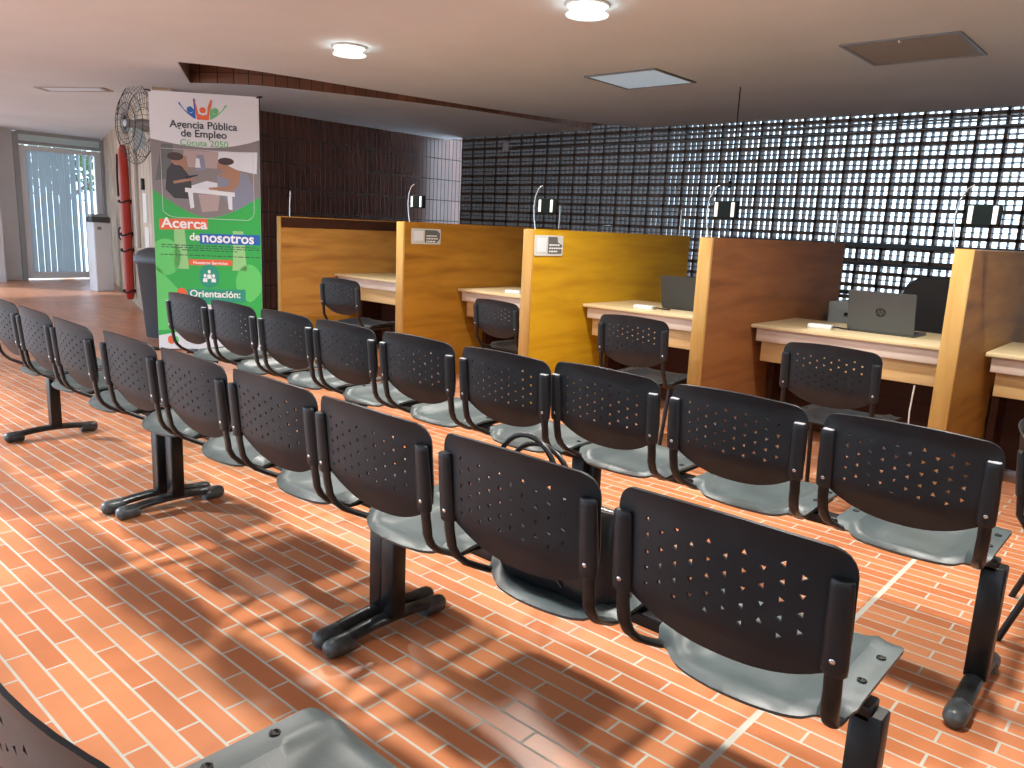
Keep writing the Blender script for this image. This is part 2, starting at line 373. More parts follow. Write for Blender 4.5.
b = MB(); b.box(-.01, .01, .07, 1.41, 2.58, 2.70); b.build('transom_pane', M['glass'], d)

# ------------------------------------------------------------------ ceiling fittings
def downlight(x, y, label, seen=True):
    t = empty('downlight', (x, y, ZC)); tag(t, label, 'ceiling light', None)
    b = MB(); b.lathe([(.125, 0), (.14, -.004), (.14, -.012), (.115, -.018), (.105, -.004)], n=32); b.build('rim', M['whiteplastic'], t)
    b = MB(); b.lathe([(.104, -.006), (.104, -.028), (.10, -.034), (.0005, -.036)], n=32); b.build('diffuser', M['lamp_on'], t)
    b = MB(); b.lathe([(.118, -.058), (.132, -.060), (.132, -.066), (.112, -.068), (.0005, -.066)], n=32); g = b.build('lower_disc', M['lampdisc'], t)
    b = MB()
    for k in range(3): a = k*2.094; b.tube([(.12*math.cos(a), .12*math.sin(a), -.01), (.12*math.cos(a), .12*math.sin(a), -.062)], .003, 6)
    b.build('spacer', M['steel'], t)
    ld = bpy.data.lights.new('downlight_light', 'AREA'); ld.shape = 'DISK'; ld.size = .2; ld.energy = LAMP_W; ld.color = (1, .95, .88); ld.spread = math.radians(150)
    lo = bpy.data.objects.new('downlight_light', ld); COL.objects.link(lo); lo.location = (x, y, ZC-.075)
    return t
M['lampdisc'] = mat('lamp_disc', (.7, .8, .78), .2, emit=((.75, .95, .9), 1.1))
downlight(-5.45, 4.05, 'round lit ceiling downlight nearer the banner, fully in view')
downlight(-3.13, 4.10, 'round lit ceiling downlight cut by the top edge of the picture')
for x, y, l in ((-.75, 4.10, 'round ceiling downlight right of the row over the benches'), (-3.13, 1.9, 'round ceiling downlight above the middle of the near row'),
                (-.75, 1.9, 'round ceiling downlight above the right end of the near row')):
    downlight(x, y, l)

def cpanel(name, pts, label, cat, m, fm):
    t = empty(name, (sum(p[0] for p in pts)/4, sum(p[1] for p in pts)/4, ZC)); tag(t, label, cat); c = t.location
    loc = [(p[0]-c.x, p[1]-c.y) for p in pts]
    b = MB(); ins = [(p[0]*.93, p[1]*.93) for p in loc]
    for i in range(4):
        j = (i+1) % 4
        b.prism([loc[i], loc[j], ins[j], ins[i]], lambda p: Vector((p[0], p[1], -.012)), lambda p: Vector((p[0], p[1], 0)))
    b.build('panel_frame', fm, t)
    b = MB(); b.prism(ins, lambda p: Vector((p[0], p[1], -.007)), lambda p: Vector((p[0], p[1], 0))); b.build('panel', m, t)
    return t
cpanel('light_panel', [(-4.50, 5.90), (-3.76, 5.90), (-3.76, 6.60), (-4.50, 6.60)], 'pale blue square light panel, glowing faintly, flush in the ceiling', 'ceiling light', M['plasterlight'], M['frame_grey'])
h = cpanel('ceiling_hatch', [(-2.23, 5.84), (-1.46, 5.84), (-1.46, 6.60), (-2.23, 6.60)], 'grey square access hatch flush in the ceiling, upper right', 'hatch', M['hatch'], M['frame_grey'])
b = MB(); b.lathe([(.012, 0), (.012, -.02), (.004, -.024)], (.0, -.33, 0), 10); b.build('latch', M['steel'], h)
b = MB()
va, vb, vc, vd = (-10.35, 3.35), (-9.75, 3.85), (-10.05, 4.0), (-10.75, 3.6)
t = empty('ceiling_vent', (-10.2, 3.7, ZC)); tag(t, 'faint white rectangular vent in the ceiling near the door corridor', 'vent')
cc = [(-.38, -.32), (.40, .16), (.22, .34), (-.58, -.10)]
ins = [(p[0]*.88, p[1]*.8) for p in cc]
for i in range(4):
    j = (i+1) % 4; b.prism([cc[i], cc[j], ins[j], ins[i]], lambda p: Vector((p[0], p[1], -.012)), lambda p: Vector((p[0], p[1], 0)))
b.build('vent_frame', M['hatch'], t)
b = MB()
for k in range(5):
    u = (k+.5)/5; A = Vector(ins[0]).lerp(Vector(ins[3]), u); B = Vector(ins[1]).lerp(Vector(ins[2]), u); w = .012
    b.prism([(A.x, A.y-w), (B.x, B.y-w), (B.x, B.y+w), (A.x, A.y+w)], lambda p: Vector((p[0], p[1], -.009)), lambda p: Vector((p[0], p[1], 0)))
b.build('slat', M['ceiling'], t)

# conduits and junction box on the screen wall, hanging cable
for k, (z0, z1, l) in enumerate(((2.545, 2.60, 'lower thin grey conduit pipe running along the perforated wall'), (2.625, 2.68, 'upper thin grey conduit pipe running along the perforated wall'))):
    b = MB(); b.tube([(-8.2, 8.99, z0), (2.4, 8.99, z1)], .012, 8); t = b.build('conduit_pipe', M['pipe']); tag(t, l, 'pipe')
b = MB(); b.rbox(-8.29, -8.17, 8.97, 9.045, 2.52, 2.66, .01, 2, axis='y'); tag(b.build('junction_box', M['greyhub']), 'small grey junction box where the conduit pipes end', 'junction box')
b = MB(); b.tube([(-3.53, 7.0, ZC), (-3.53, 7.0, 2.4), (-3.54, 7.0, 1.92)], .006, 6)
t = b.build('hanging_cable', M['blackstrap']); tag(t, 'thin black cable hanging from the ceiling over the desks', 'cable')
b = MB(); b.lathe([(.004, .03), (.018, .01), (.02, -.02), (.006, -.045)], (-3.54, 7.0, 1.9), 10); b.build('plug', M['blackmetal'], t)

# black railing along the screen wall
t = empty('railing', (-1.0, 8.8, 0)); tag(t, 'black metal railing in front of the perforated wall, behind the desks', 'railing')
b = MB(); b.box(-3.5, 3.2, -.02, .02, 1.365, 1.415); b.build('rail', M['blackmetal'], t)
b = MB(); b.box(-3.5, 3.2, -.015, .015, 1.175, 1.21); b.build('rail', M['blackmetal'], t)
b = MB(); b.box(-3.5, 3.2, -.015, .015, .86, .90); b.build('rail', M['blackmetal'], t)
for k in range(6):
    b = MB(); x = -3.4+k*1.28; b.box(x-.02, x+.02, -.02, .02, 0, 1.37); b.build('post', M['blackmetal'], t)

# ------------------------------------------------------------------ partitions
K = .866
KF = .896
FX = [v*KF for v in (-1.118, -2.716, -4.342, -5.970, -8.08)]
FY = 5.0*KF; FL = 2.6*KF
flabels = ['honey-brown wooden desk partition at the far right, cut by the picture edge side', 'reddish brown wooden desk partition between the two laptops, without a sign',
           'yellow wooden desk partition with a torn grey and white sign', 'amber wooden desk partition with a small grey sign, second from the banner',
           'oak wooden desk partition nearest the banner, with dark grain streaks']
for k, x in enumerate(FX):
    th = .085 if k < 4 else .045
    t = empty('desk_partition', (x, FY, 0)); tag(t, flabels[k], 'partition', 'wooden partitions between the desks')
    ht = 1.392 if k < 3 else 1.405
    b = MB(); b.rbox(0, th, .022, FL, 0, ht, .004, 2, axis='x'); b.build('panel', FIN[k], t)
    b = MB(); b.rbox(-.002, th+.002, 0, .022, 0, ht+.002, .003, 2, axis='z'); b.build('front_edge', M['edge'], t)
    b = MB(); b.box(-.001, th+.001, .022, FL, ht-.001, ht+.006); b.build('top_edge', FIN[k] if k else M['edge'], t)
    if k == 4:
        b = MB(); b.box(th-.001, th+.004, .022, 1.9, 1.30, ht-.004); b.build('top_band', M['darkwood'], t)
        b = MB(); b.box(th-.001, th+.003, .022, 1.9, .02, .36); b.build('lower_band', FIN[3], t)
    # device on curved stalk
    g = empty('gooseneck_device', (x+.03, 5.2*KF, ht)) if k < 4 else None
    if g:
        g.scale = (K, K, K)
        names = ['honey-brown partition', 'reddish brown partition', 'yellow partition', 'amber partition']
        tag(g, 'small black box with white strips on a curved stalk above the '+names[k], 'device', 'black boxes on stalks above the partitions')
        b = MB(); b.tube([(-.08, 0, 0), (-.10, 0, .10), (-.108, 0, .20), (-.095, 0, .29), (-.06, 0, .36), (-.03, .01, .38)], .0055, 8); b.build('stalk', M['steel'], g)
        b = MB(); b.rbox(-.05, .135, -.02, .02, .145, .27, .008, 3, axis='y'); b.build('box', M['devblack'], g)
        for xx in (-.038, .092):
            b = MB(); b.rbox(xx, xx+.026, -.026, -.018, .155, .26, .004, 2, axis='y'); b.build('white_strip', M['lightstrip'], g)
    if k in (1, 2, 3):
        b = MB(); b.tube([(x+.04, 6.68, ht), (x+.045, 6.68, ht+.14), (x+.05, 6.67, ht+.25)], .006, 8)
        t2 = b.build('thin_rod', M['steel']); tag(t2, 'thin upright pale rod at the far end of the '+names[k], 'rod', 'thin rods on the partitions')
    if k == 4:
        b = MB(); b.tube([(x+.02, 4.62, ht), (x+.02, 4.62, ht+.1), (x+.035, 4.62, ht+.26)], .005, 8); t2 = b.build('thin_rod', M['steel']); tag(t2, 'thin upright rod on the oak partition nearest the banner', 'rod', 'thin rods on the partitions')

def text(s, size, m, parent, loc, rot, name='lettering', align='LEFT', ext=.0006, xs=1.0, bold=0):
    cu = bpy.data.curves.new(name, 'FONT'); cu.body = s; cu.size = size; cu.extrude = ext; cu.align_x = align; cu.offset = bold
    tmp = bpy.data.objects.new(name, cu); COL.objects.link(tmp)
    dg = bpy.context.evaluated_depsgraph_get(); me = bpy.data.meshes.new_from_object(tmp.evaluated_get(dg)); me.materials.clear(); me.materials.append(m)
    bpy.data.objects.remove(tmp); o = bpy.data.objects.new(name, me); COL.objects.link(o)
    o.parent = parent; o.location = loc; o.rotation_euler = rot; o.scale = (xs, 1, 1); return o

# small signs on two partitions (facing +X)
for (x, y0, y1, z0, z1, torn, lab) in ((FX[3]+.086, 5.10*KF, 5.49*KF, 1.222, 1.358, False, 'small grey and white sign fixed on the amber partition'),
                                       (FX[2]+.086, 5.03*KF, 5.41*KF, 1.202, 1.356, True, 'small torn grey and white sign fixed on the yellow partition')):
    t = empty('partition_sign', (x, y0, z0)); tag(t, lab, 'sign'); w = y1-y0; hh = z1-z0
    b = MB(); b.rbox(0, .004, 0, w, 0, hh, .012, 3, axis='x'); b.build('plate', M['sign_clear'], t)
    b = MB()
    if torn: poly = [(w*.46, .02), (w-.02, .02), (w-.015, hh-.07), (w-.07, hh-.05), (w-.075, hh-.01), (w*.46, hh-.01)]
    else: poly = [(w*.45, .015), (w-.05, .015), (w-.012, .05), (w-.012, hh-.04), (w-.05, hh-.012), (w*.45, hh-.012)]
    b.prism([(p[0], p[1]) for p in poly], lambda p: Vector((.0065, p[0], p[1])), lambda p: Vector((.004, p[0], p[1]))); b.build('grey_field', M['sign_dark'], t)
    b = MB(); b.prism([(.03, .03), (w*.40, .03), (w*.40, hh-.02), (.03, hh-.02)], lambda p: Vector((.0055, p[0], p[1])), lambda p: Vector((.004, p[0], p[1]))); b.build('white_field', M['bwhite'], t)
    b = MB()
    for r, (a, c) in enumerate(((.50, .86), (.50, .90), (.50, .78))):
        z = hh*.50-r*.024
        yy = w*a
        while yy < w*c:
            l = random.uniform(.012, .03); b.box(.0064, .0072, yy, yy+l, z, z+.011); yy += l+.007
    b.build('small_print', M['white2'], t)

# ------------------------------------------------------------------ desks
desk_x = [(FX[0]+.086, .62, 'front right desk cut by the picture edge, pale maple top'), (FX[1]+.086, FX[0]-.004, 'desk with the grey open laptop and white charger, pale maple top'),
          (FX[2]+.086, FX[1]-.004, 'desk beside the yellow partition, pale maple top with dark laptop'), (FX[3]+.086, FX[2]-.004, 'desk between the amber and yellow partitions, pale maple top'),
          (FX[4]+.046, FX[3]-.004, 'desk by the oak partition nearest the banner, pale maple top')]
for (x0, x1, l) in desk_x:
    t = empty('desk', ((x0+x1)/2, 5.15, 0)); tag(t, l, 'desk', 'maple desks between the partitions'); w = (x1-x0)/2-.004
    b = MB(); b.rbox(-w, w, 0, .78, .797, .8215, .004, 2, axis='x'); b.build('worktop', M['desk_top'], t)
    b = MB(); b.rbox(-w+.03, w-.005, .03, .055, .707, .797, .003, 2, axis='x'); b.build('apron', M['desk_apron'], t)
    b = MB(); b.rbox(-w+.055, w-.005, .075, .095, .564, .715, .003, 2, axis='x'); b.build('front_panel', M['desk_panel'], t)
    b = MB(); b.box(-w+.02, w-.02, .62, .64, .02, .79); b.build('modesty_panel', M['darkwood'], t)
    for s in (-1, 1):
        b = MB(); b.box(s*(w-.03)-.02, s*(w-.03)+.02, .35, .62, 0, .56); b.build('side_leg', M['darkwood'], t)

def laptop(x, y, z, rz, w, hgt, m, label, logo=False):
    t = empty('laptop', (x, y, z), rz); tag(t, label, 'laptop', 'laptops on the desks')
    b = MB(); b.rbox(-w/2, w/2, 0, .26, 0, .018, .008, 3); b.build('base', m, t)
    b = MB(); b.box(-w/2+.02, w/2-.02, .06, .16, .018, .021); b.build('keyboard', M['logo'], t)
    lid = MB(); Mx = Matrix.Translation((0, 0, .014)) @ Matrix.Rotation(math.radians(12), 4, 'X')
    lid.rbox(-w/2, w/2, -.006, .002, 0, hgt, .01, 3, axis='y', M=Mx); lo = lid.build('lid', m, t)
    b = MB(); b.box(-w/2+.012, w/2-.012, .0025, .0035, .012, hgt-.012, M=Mx); b.build('screen', M['logo'], t)
    if logo:
        b = MB(); b.lathe([(.031, 0), (.031, .0012), (.0005, .0012)], (0, 0, 0), 32, M=Mx @ Matrix.Translation((.0, -.0062, hgt*.5)) @ Matrix.Rotation(PI/2, 4, 'X')); b.build('emblem', M['logo'], t)
        o = text('hp', .048, M['laptop'], t, (0, 0, 0), (0, 0, 0), 'emblem_lettering', 'CENTER', .0004)
        # slanted letters
        for v in o.data.vertices:
            x_, y_, z_ = v.co; q = Mx @ Vector((x_*1.0 + y_*.25-.003, -.0083+z_, hgt*.5-.012+y_)); v.co = q
    return t
laptop(-1.835*K, 6.30*K, .8215, math.radians(-2), .425, .27, M['laptop'], 'open grey laptop with a round emblem, its lid back facing the camera', True)
laptop(-3.52*K, 6.36*K, .8215, math.radians(-1), .46, .255, M['laptop2'], 'open dark laptop partly behind the reddish brown partition')
laptop(-5.0*K, 6.36*K, .8215, math.radians(-1), .43, .268, M['laptop2'], 'open laptop, only a sliver seen beside the yellow partition')
def charger(x, y, label):
    t = empty('charger', (x*K, y*K, .8215), .15); t.scale = (K, K, K); tag(t, label, 'charger', 'white chargers on the desks')
    b = MB(); b.rbox(-.10, .08, -.045, .045, 0, .035, .01, 3); b.build('body', M['whiteplastic'], t)
    b = MB(); b.tube([(.08, 0, .018), (.12, .01, .02), (.16, .03, .012), (.2, .1, .008)], .006, 8); b.build('cable', M['blackstrap'], t)
charger(-2.24, 6.2, 'white box charger left of the grey open laptop')
charger(-3.80, 6.10, 'white box charger left of the dark laptop beside the yellow partition')
charger(-5.38, 6.10, 'white box charger on the desk between the amber and yellow partitions')
b = MB(); b.tube([(-1.27, 5.2, .56), (-1.275, 5.19, .40), (-1.27, 5.2, .25)], .005, 6); tag(b.build('power_cable', M['paper']), 'thin pale cable hanging below the desk with the grey laptop', 'cable')
# staff chair behind the grey laptop
t = empty('office_chair', (-1.50, 6.40, .05), math.radians(8)); t.scale = (.9, .9, 1); tag(t, 'black padded office chair behind the desk with the grey laptop', 'chair')
b = MB()
rings = []
for z, w, dy in ((.52, .16, 0), (.58, .22, -.02), (.75, .27, -.03), (.95, .265, -.02), (1.07, .23, 0), (1.12, .16, .012), (1.135, .06, .018)):
    q = []
    for k in range(20):
        a = 2*PI*k/20; cx = math.copysign(abs(math.cos(a))**.7, math.cos(a))*w; q.append(Vector((cx, dy+.045*math.sin(a)+.05*(cx/.27)**2*-1, z)))
    rings.append(q)
b.loft(rings); b.build('backrest', M['officechair'], t)
b = MB(); b.rbox(-.26, .26, -.50, -.02, .42, .50, .08, 6); b.build('seat', M['officechair'], t)
b = MB(); b.tube([(0, -.26, .42), (0, -.26, .08)], .03, 12); b.tube([(0, -.26, .42), (0, .02, .42), (0, .04, .6)], .02, 8); b.build('pedestal', M['blackmetal'], t)
b = MB()
for k in range(5):
    a = k*2*PI/5; b.tube([(0, -.26, .11), (.28*math.cos(a), -.26+.28*math.sin(a), .07)], [.022, .015], 8)
    b.lathe([(.012, -.012), (.03, -.01), (.03, .01), (.012, .012)], n=12, M=Matrix.Translation((.28*math.cos(a), -.26+.28*math.sin(a), .031)) @ Matrix.Rotation(PI/2, 4, 'X'))
b.build('star_base', M['blackmetal'], t)
# grey drawer unit
t = empty('drawer_unit', (-2.06, 6.55, 0)); tag(t, 'grey metal drawer unit standing behind the desk, left of the grey laptop', 'cabinet')
b = MB(); b.rbox(-.2, .2, -.2, .25, 0, .94, .01, 2); b.build('body', M['greybox'], t)
for k in range(4):
    b = MB(); z = .10+k*.205; b.rbox(-.185, .185, -.215, -.2, z, z+.18, .006, 2, axis='y'); dr = b.build('drawer', M['greybox'], t)
    b = MB(); b.rbox(-.06, .06, -.235, -.215, z+.13, z+.15, .004, 2, axis='y'); b.build('handle', M['blackmetal'], dr)

# ------------------------------------------------------------------ perforated chairs
HW = .248
def back_outline(top=.898, bot=.570, zs=.662, hw=HW):
    pts = []
    n = 22
    for k in range(n+1):                       # lower U, left to right
        t = -1+2*k/n; x = hw*.985*t; z = zs-(zs-bot)*(1-abs(t)**2.3)**.85 if abs(t) < 1 else zs
        pts.append((x, z))
    r = .055
    pts.append((hw, zs+.05)); pts.append((hw, top-.12))
    for k in range(7):
        a = k/6*PI/2; pts.append((hw-r+r*math.cos(a), top-r-.012+r*math.sin(a)))
    for k in range(1, 8): t = k/8; x = (hw-r)*(1-2*t); pts.append((x, top-.012+.012*(1-(x/(hw-r))**2)))
    for k in range(7):
        a = PI/2+k/6*PI/2; pts.append((-hw+r+r*math.cos(a), top-r-.012+r*math.sin(a)))
    pts.append((-hw, top-.12)); pts.append((-hw, zs+.05))
    return pts
def tri_holes(dx=.0362, dz=.0365, x0=-.163, z0=.683, nx=10, nz=5, r=.0078):
    hs = []; rnd = random.Random(3)
    for i in range(nx):
        for j in range(nz - (1 if i % 2 else 0)):
            x = x0+i*dx; z = z0+j*dz+(dz*.5 if i % 2 else 0); a0 = rnd.choice((PI/2, -PI/2, 0, PI))
            hs.append([(x+r*math.cos(a0+k*2*PI/3), z+r*math.sin(a0+k*2*PI/3)) for k in range(3)])
    return hs
def back_fn(x, z):
    t = x/HW; y = -.034+.040*abs(t)**2.2 - (z-.66)*.08
    if z < .662: y += (.662-z)*.55
    if z > .87: y -= (z-.87)*.3
    return Vector((x, y, z))
def seat_outline(hw=.229):
    pts = []
    n = 20
    for k in range(n+1): t = -1+2*k/n; pts.append((hw*t*.93, .055+.095*abs(t)**2.4))
    pts += [(hw, .175), (hw, .23), (hw, .31), (hw, .40)]
    for k in range(6): a = k/5*PI/2; pts.append((hw-.05+.05*math.cos(a), .478+.05*math.sin(a)))
    for k in range(1, 8): pts.append(((hw-.05)*(1-k/4), .528+.006*math.sin(PI*k/8)))
    for k in range(6): a = PI/2+k/5*PI/2; pts.append((-hw+.05+.05*math.cos(a), .478+.05*math.sin(a)))
    pts += [(-hw, .40), (-hw, .31), (-hw, .23), (-hw, .175)]
    return pts
def sstep(a, b_, x): t = max(0, min(1, (x-a)/(b_-a))); return t*t*(3-2*t)
def seat_fn(x, y):
    ax = abs(x)
    dish = (1-sstep(.09, .175, ax))*sstep(.05, .17, y)*(1-sstep(.36, .52, y)*.8)
    z = .486 - .030*dish
    yr = .055+.095*min(1, ax/.213)**2.4
    e = y-yr
    if e < .05: z -= .020*(1-max(0, e)/.05)**2
    z += .007*(sstep(.145, .168, ax)-sstep(.168, .190, ax))            # raised rib beside the bolt flange
    if y > .485: z -= (y-.485)**2*14
    return Vector((x, y, z))
def add_sleeve(parent, s, m=None):
    x = s*.2269
    b = MB(); zz = [.640, .644, .66, .72, .78, .815, .825, .829]
    rx = [.020, .0245, .0255, .0255, .024, .023, .022, .018]
    pts = [(x, -.010-(z-.66)*.10, z) for z in zz]
    b.tube(pts, rx, 14, side=(1, 0, 0), ry=[r_*.62 for r_ in rx]); o = b.build('sleeve', M['sleeve'], parent)
    b = MB(); b.lathe([(.0065, 0), (.0065, .003), (.003, .0045), (.0005, .0045)], n=10, M=Matrix.Translation((x, -.0235, .672)) @ Matrix.Rotation(PI/2, 4, 'X')); b.build('screw', M['steel'], parent)
    return o
def post_glint(parent, s):  # lamp light caught on a sleeve top, built as a pale plate
    b = MB(); x = s*.2269; b.rbox(x-.017, x+.017, -.036, -.012, .826, .8305, .008, 4); tag(b.build('sleeve_glint', M['greyhub'], parent), 'lamp light on the sleeve top, shaped as a pale grey plate')

PB = .5461
def perforated_back(parent, cx):
    o = cdt_mesh(back_outline(), tri_holes(), .030, back_fn, .006, 'backrest', M['back'], parent); o.location = (cx, 0, 0)
    add_sleeve(o, 1); add_sleeve(o, -1); return o
def perforated_seat(parent, cx):
    o = cdt_mesh(seat_outline(), [], .022, seat_fn, .010, 'seat', M['seat'], parent); o.location = (cx, 0, 0)
    for s in (-1, 1):
        for y in (.277, .405):
            b = MB(); b.lathe([(.0105, 0), (.0105, .0025), (.007, .004), (.0065, .001), (.0005, .001)], (s*.203, y, .4915), 12); b.build('bolt', M['screwhole'], o)
    return o

def make_bench():
    t = empty('beam_bench')
    b0 = s0 = None
    for k in range(3):
        cx = -(k+.5)*PB
        if k == 0: b0 = perforated_back(t, cx); s0 = perforated_seat(t, cx)
        else:
            c = copy_tree(b0, t); c.location = (cx, 0, 0); c = copy_tree(s0, t); c.location = (cx, 0, 0)
        for s in (-1, 1):
            x = cx+s*.2269; xi = cx+s*.200
            b = MB(); b.tube([(x, -.008, .68), (x, -.004, .62), (x, 0, .60), (x-s*.002, .006, .565), (x-s*.005, .022, .535), (x-s*.010, .050, .509), (x-s*.018, .085, .490), (x-s*.024, .125, .470), (xi, .15, .462), (xi, .28, .462), (xi, .42, .464)],
                             .0175, 12, side=(1, 0, 0), ry=.0095); b.build('back_tube', M['blackmetal'], t)
    b = MB(); b.rbox(-3*PB+.035, -.035, .240, .300, .422, .458, .006, 3, axis='x'); b.build('beam', M['blackmetal'], t)
    for x in (-.0435, -3*PB+.0435):
        b = MB(); b.rbox(x-.034, x+.034, .240, .300, .058, .44, .008, 3); lg = b.build('leg', M['blackmetal'], t)
        b = MB(); pts = []; rz = []
        for k in range(15):
            u = k/14; y = .015+.475*u; z = .034+.024*(1-(2*u-1)**2)
            pts.append((x, y, z)); rz.append(.018)
        b.tube(pts, .0295, 14, side=(1, 0, 0), ry=rz); b.build('foot', M['foot'], lg)
        for yy, sg in ((.045, -1), (.455, 1)):
            b = MB(); r = [.030, .0345, .0355, .0355, .033, .025, .010]; ys = [-.045, -.042, -.02, .01, .035, .05, .056]
            b.tube([(x, yy+sg*q, .033-.004*(q > 0)*q/.056) for q in ys], r, 16, side=(1, 0, 0), ry=[min(.031, a) for a in r]); b.build('foot_cap', M['cap'], lg)
    return t
bench = make_bench()
BEN = [((-.3481, 1.3668, -.006), 'three-seat black perforated bench, middle row right end, holding the black handbag', 'benches'),
       ((-1.9732, 1.3771, .265), 'three-seat black perforated bench in the middle of the nearer full row', 'benches'),
       ((-3.6387, 1.3481, -1.6), 'three-seat black perforated bench at the left end of the nearer full row', 'benches'),
       ((-.320, 2.4616, -.26), 'black perforated bench at the right end of the farther row, nearest the desks', 'benches'),
       ((-1.8947, 2.4259, .66), 'three-seat black perforated bench in the middle of the farther row', 'benches'),
       ((-3.5139, 2.4075, 1.3), 'black perforated bench at the farther row left end, in front of the banner', 'benches'),
       ((.445, .272, 0), 'black perforated bench closest to the camera, only one seat and one back corner in view', 'benches')]
BEN[0] = (BEN[0][0], 'black perforated bench carrying the black handbag, right end of the nearer full row', '')
for i, (p, l, g) in enumerate(BEN):
    o = bench if i == 0 else copy_tree(bench)
    o.location = (p[0], p[1], 0); o.rotation_euler = (0, 0, math.radians(p[2])); tag(o, l, 'bench', 'black perforated beam benches')

# pale plates standing in for lamp light on the farther row's sleeve tops
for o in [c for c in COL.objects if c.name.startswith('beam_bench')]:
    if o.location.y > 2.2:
        for bk in [c for c in kids(o) if c.name.startswith('backrest')]: post_glint(bk, 1); post_glint(bk, -1)
# visitor chairs at the desks
def make_visitor():
    t = empty('visitor_chair')
    o = perforated_back(t, 0); o.location = (0, 0, 0)
    s = perforated_seat(t, 0); s.location = (0, 0, 0)
    s.data.materials.clear(); s.data.materials.append(M['back'])
    b = MB()
    for sg in (-1, 1):
        x = sg*.2269
        b.tube([(x, -.008, .66), (x, 0, .56), (x, .05, .475), (x*.95, .12, .455), (x*.95, .42, .46)], .013, 10)
    b.tube([(-.215, .16, .45), (.215, .16, .45)], .011, 8); b.tube([(-.215, .40, .45), (.215, .40, .45)], .011, 8)
    b.build('frame', M['blackmetal'], t)
    for sx in (-1, 1):
        for y0, y1 in ((.13, .0), (.40, .50)):
            b = MB(); b.tube([(sx*.215, y0, .455), (sx*.235, y1, .0)], .0125, 10); b.build('leg', M['blackmetal'], t)
    return t
vc = make_visitor(); SC = 1.0
VC = [((-1.375, 4.0, -1), 'black perforated visitor chair at the desk with the grey open laptop'),
      ((-2.667, 4.17, 3), 'black perforated visitor chair at the desk beside the yellow partition'),
      ((-4.20, 4.56, -3), 'black perforated visitor chair half hidden by the yellow partition, at the desk left of it'),
      ((-5.76, 4.20, 6), 'black perforated visitor chair at the desk by the oak partition'),
      ((-.395, 3.42, -86), 'black perforated visitor chair cut by the right picture edge beyond the far bench')]
for i, (p, l) in enumerate(VC):
    o = vc if i == 0 else copy_tree(vc)
    o.location = (p[0], p[1], 0); o.rotation_euler = (0, 0, math.radians(p[2])); o.scale = (1, 1, .935 if i == 2 else .86 if i == 4 else 1.0); tag(o, l, 'chair', 'black perforated visitor chairs')

# ------------------------------------------------------------------ handbag on the near bench
t = empty('handbag', (-1.165, 1.565, .466), math.radians(2)); tag(t, 'black leather handbag standing on the bench seat, its handle arching above the backrest', 'bag')
b = MB(); rings = []
for z, hw, hd, cy in ((0, .16, .05, .01), (.012, .185, .078, .01), (.06, .20, .09, .005), (.14, .20, .085, 0), (.19, .195, .06, -.01), (.25, .18, .03, -.02), (.258, .178, .02, -.022)):
    q = []
    for k in range(28):
        a = 2*PI*k/28; c = math.cos(a); s_ = math.sin(a)
        q.append(Vector((math.copysign(abs(c)**.45, c)*hw, cy+math.copysign(abs(s_)**.7, s_)*hd*(1+.06*math.sin(5*a+z*30)), z)))
    rings.append(q)
b.loft(rings); b.build('body', M['bag'], t)
for dy in (-.045, .012):
    b = MB(); pts = [(-.11*math.cos(PI*k/16)-.105, dy, .22+(.185 if dy < 0 else .15)*math.sin(PI*k/16)**.75) for k in range(17)]; b.tube(pts, .0075, 10); b.build('handle', M['bag'], t)
b = MB(); b.tube([(-.17, -.025, .257), (.17, -.025, .257)], .004, 6); b.build('zip', M['steel'], t)
b = MB(); b.tube([(-.05, -.09, .18), (.02, -.094, .10), (.06, -.09, .05)], .004, 6); b.build('side_strap', M['bag'], t)

# ------------------------------------------------------------------ banner
BL = Vector((-7.98, 3.555, .02)); BRt = Vector((-7.345, 4.300, .02)); bw = (BRt-BL).length*1.055; bang = math.atan2((BRt-BL).y, (BRt-BL).x); BH = 2.53
t = empty('roll_up_banner', BL, bang); tag(t, 'tall green and white printed banner on a stand, beside the dark brick wall', 'banner')
BN = t
b = MB(); nx, nz = 10, 30; vs = []; fs = []
def by(u, v): return -.004*math.sin(v*5+u*3)*math.sin(u*PI)
# the sheet is built from horizontal print zones so each colour is a face of the same cloth
sheet = MB()
sheet.box(0, bw, 0, .003, 0, BH); sheet.build('sheet', M['bwhite'], BN)
GM = ((0, 0), (.04, .05), (.11, .10), (.145, .215), (.218, .295), (.26, .352), (.30, .40), (.345, .447), (.39, .50), (.415, .53), (.50, .60), (.60, .665), (.80, .805), (.857, .868), (1, 1))
def gm(v):
    for (a, p), (c, q) in zip(GM, GM[1:]):
        if v <= c: return p+(q-p)*(v-a)/(c-a)
    return v
def flat(name, poly, m, lift=.0006, parent=BN):
    poly = [(min(.999, max(.001, p[0])), gm(p[1])) for p in poly]
    b = MB(); b.prism(poly, lambda p: Vector((p[0]*bw, -lift, p[1]*BH)), lambda p: Vector((p[0]*bw, 0, p[1]*BH))); return b.build(name, m, parent)
def arc(cx, cy, rx, ry, a0, a1, n=14): return [(cx+rx*math.cos(math.radians(a0+(a1-a0)*k/n)), cy+ry*math.sin(math.radians(a0+(a1-a0)*k/n))) for k in range(n+1)]
def curve(p0, p1, p2, n=12): return [((1-k/n)**2*p0[0]+2*k/n*(1-k/n)*p1[0]+(k/n)**2*p2[0], (1-k/n)**2*p0[1]+2*k/n*(1-k/n)*p1[1]+(k/n)**2*p2[1]) for k in range(n+1)]
# photo zone (v measured from the bottom, 1 = top)
AR = bw/BH
flat('photo_print', [(0, .38), (1, .38), (1, .84), (0, .84)], M['photobg'], .0009)
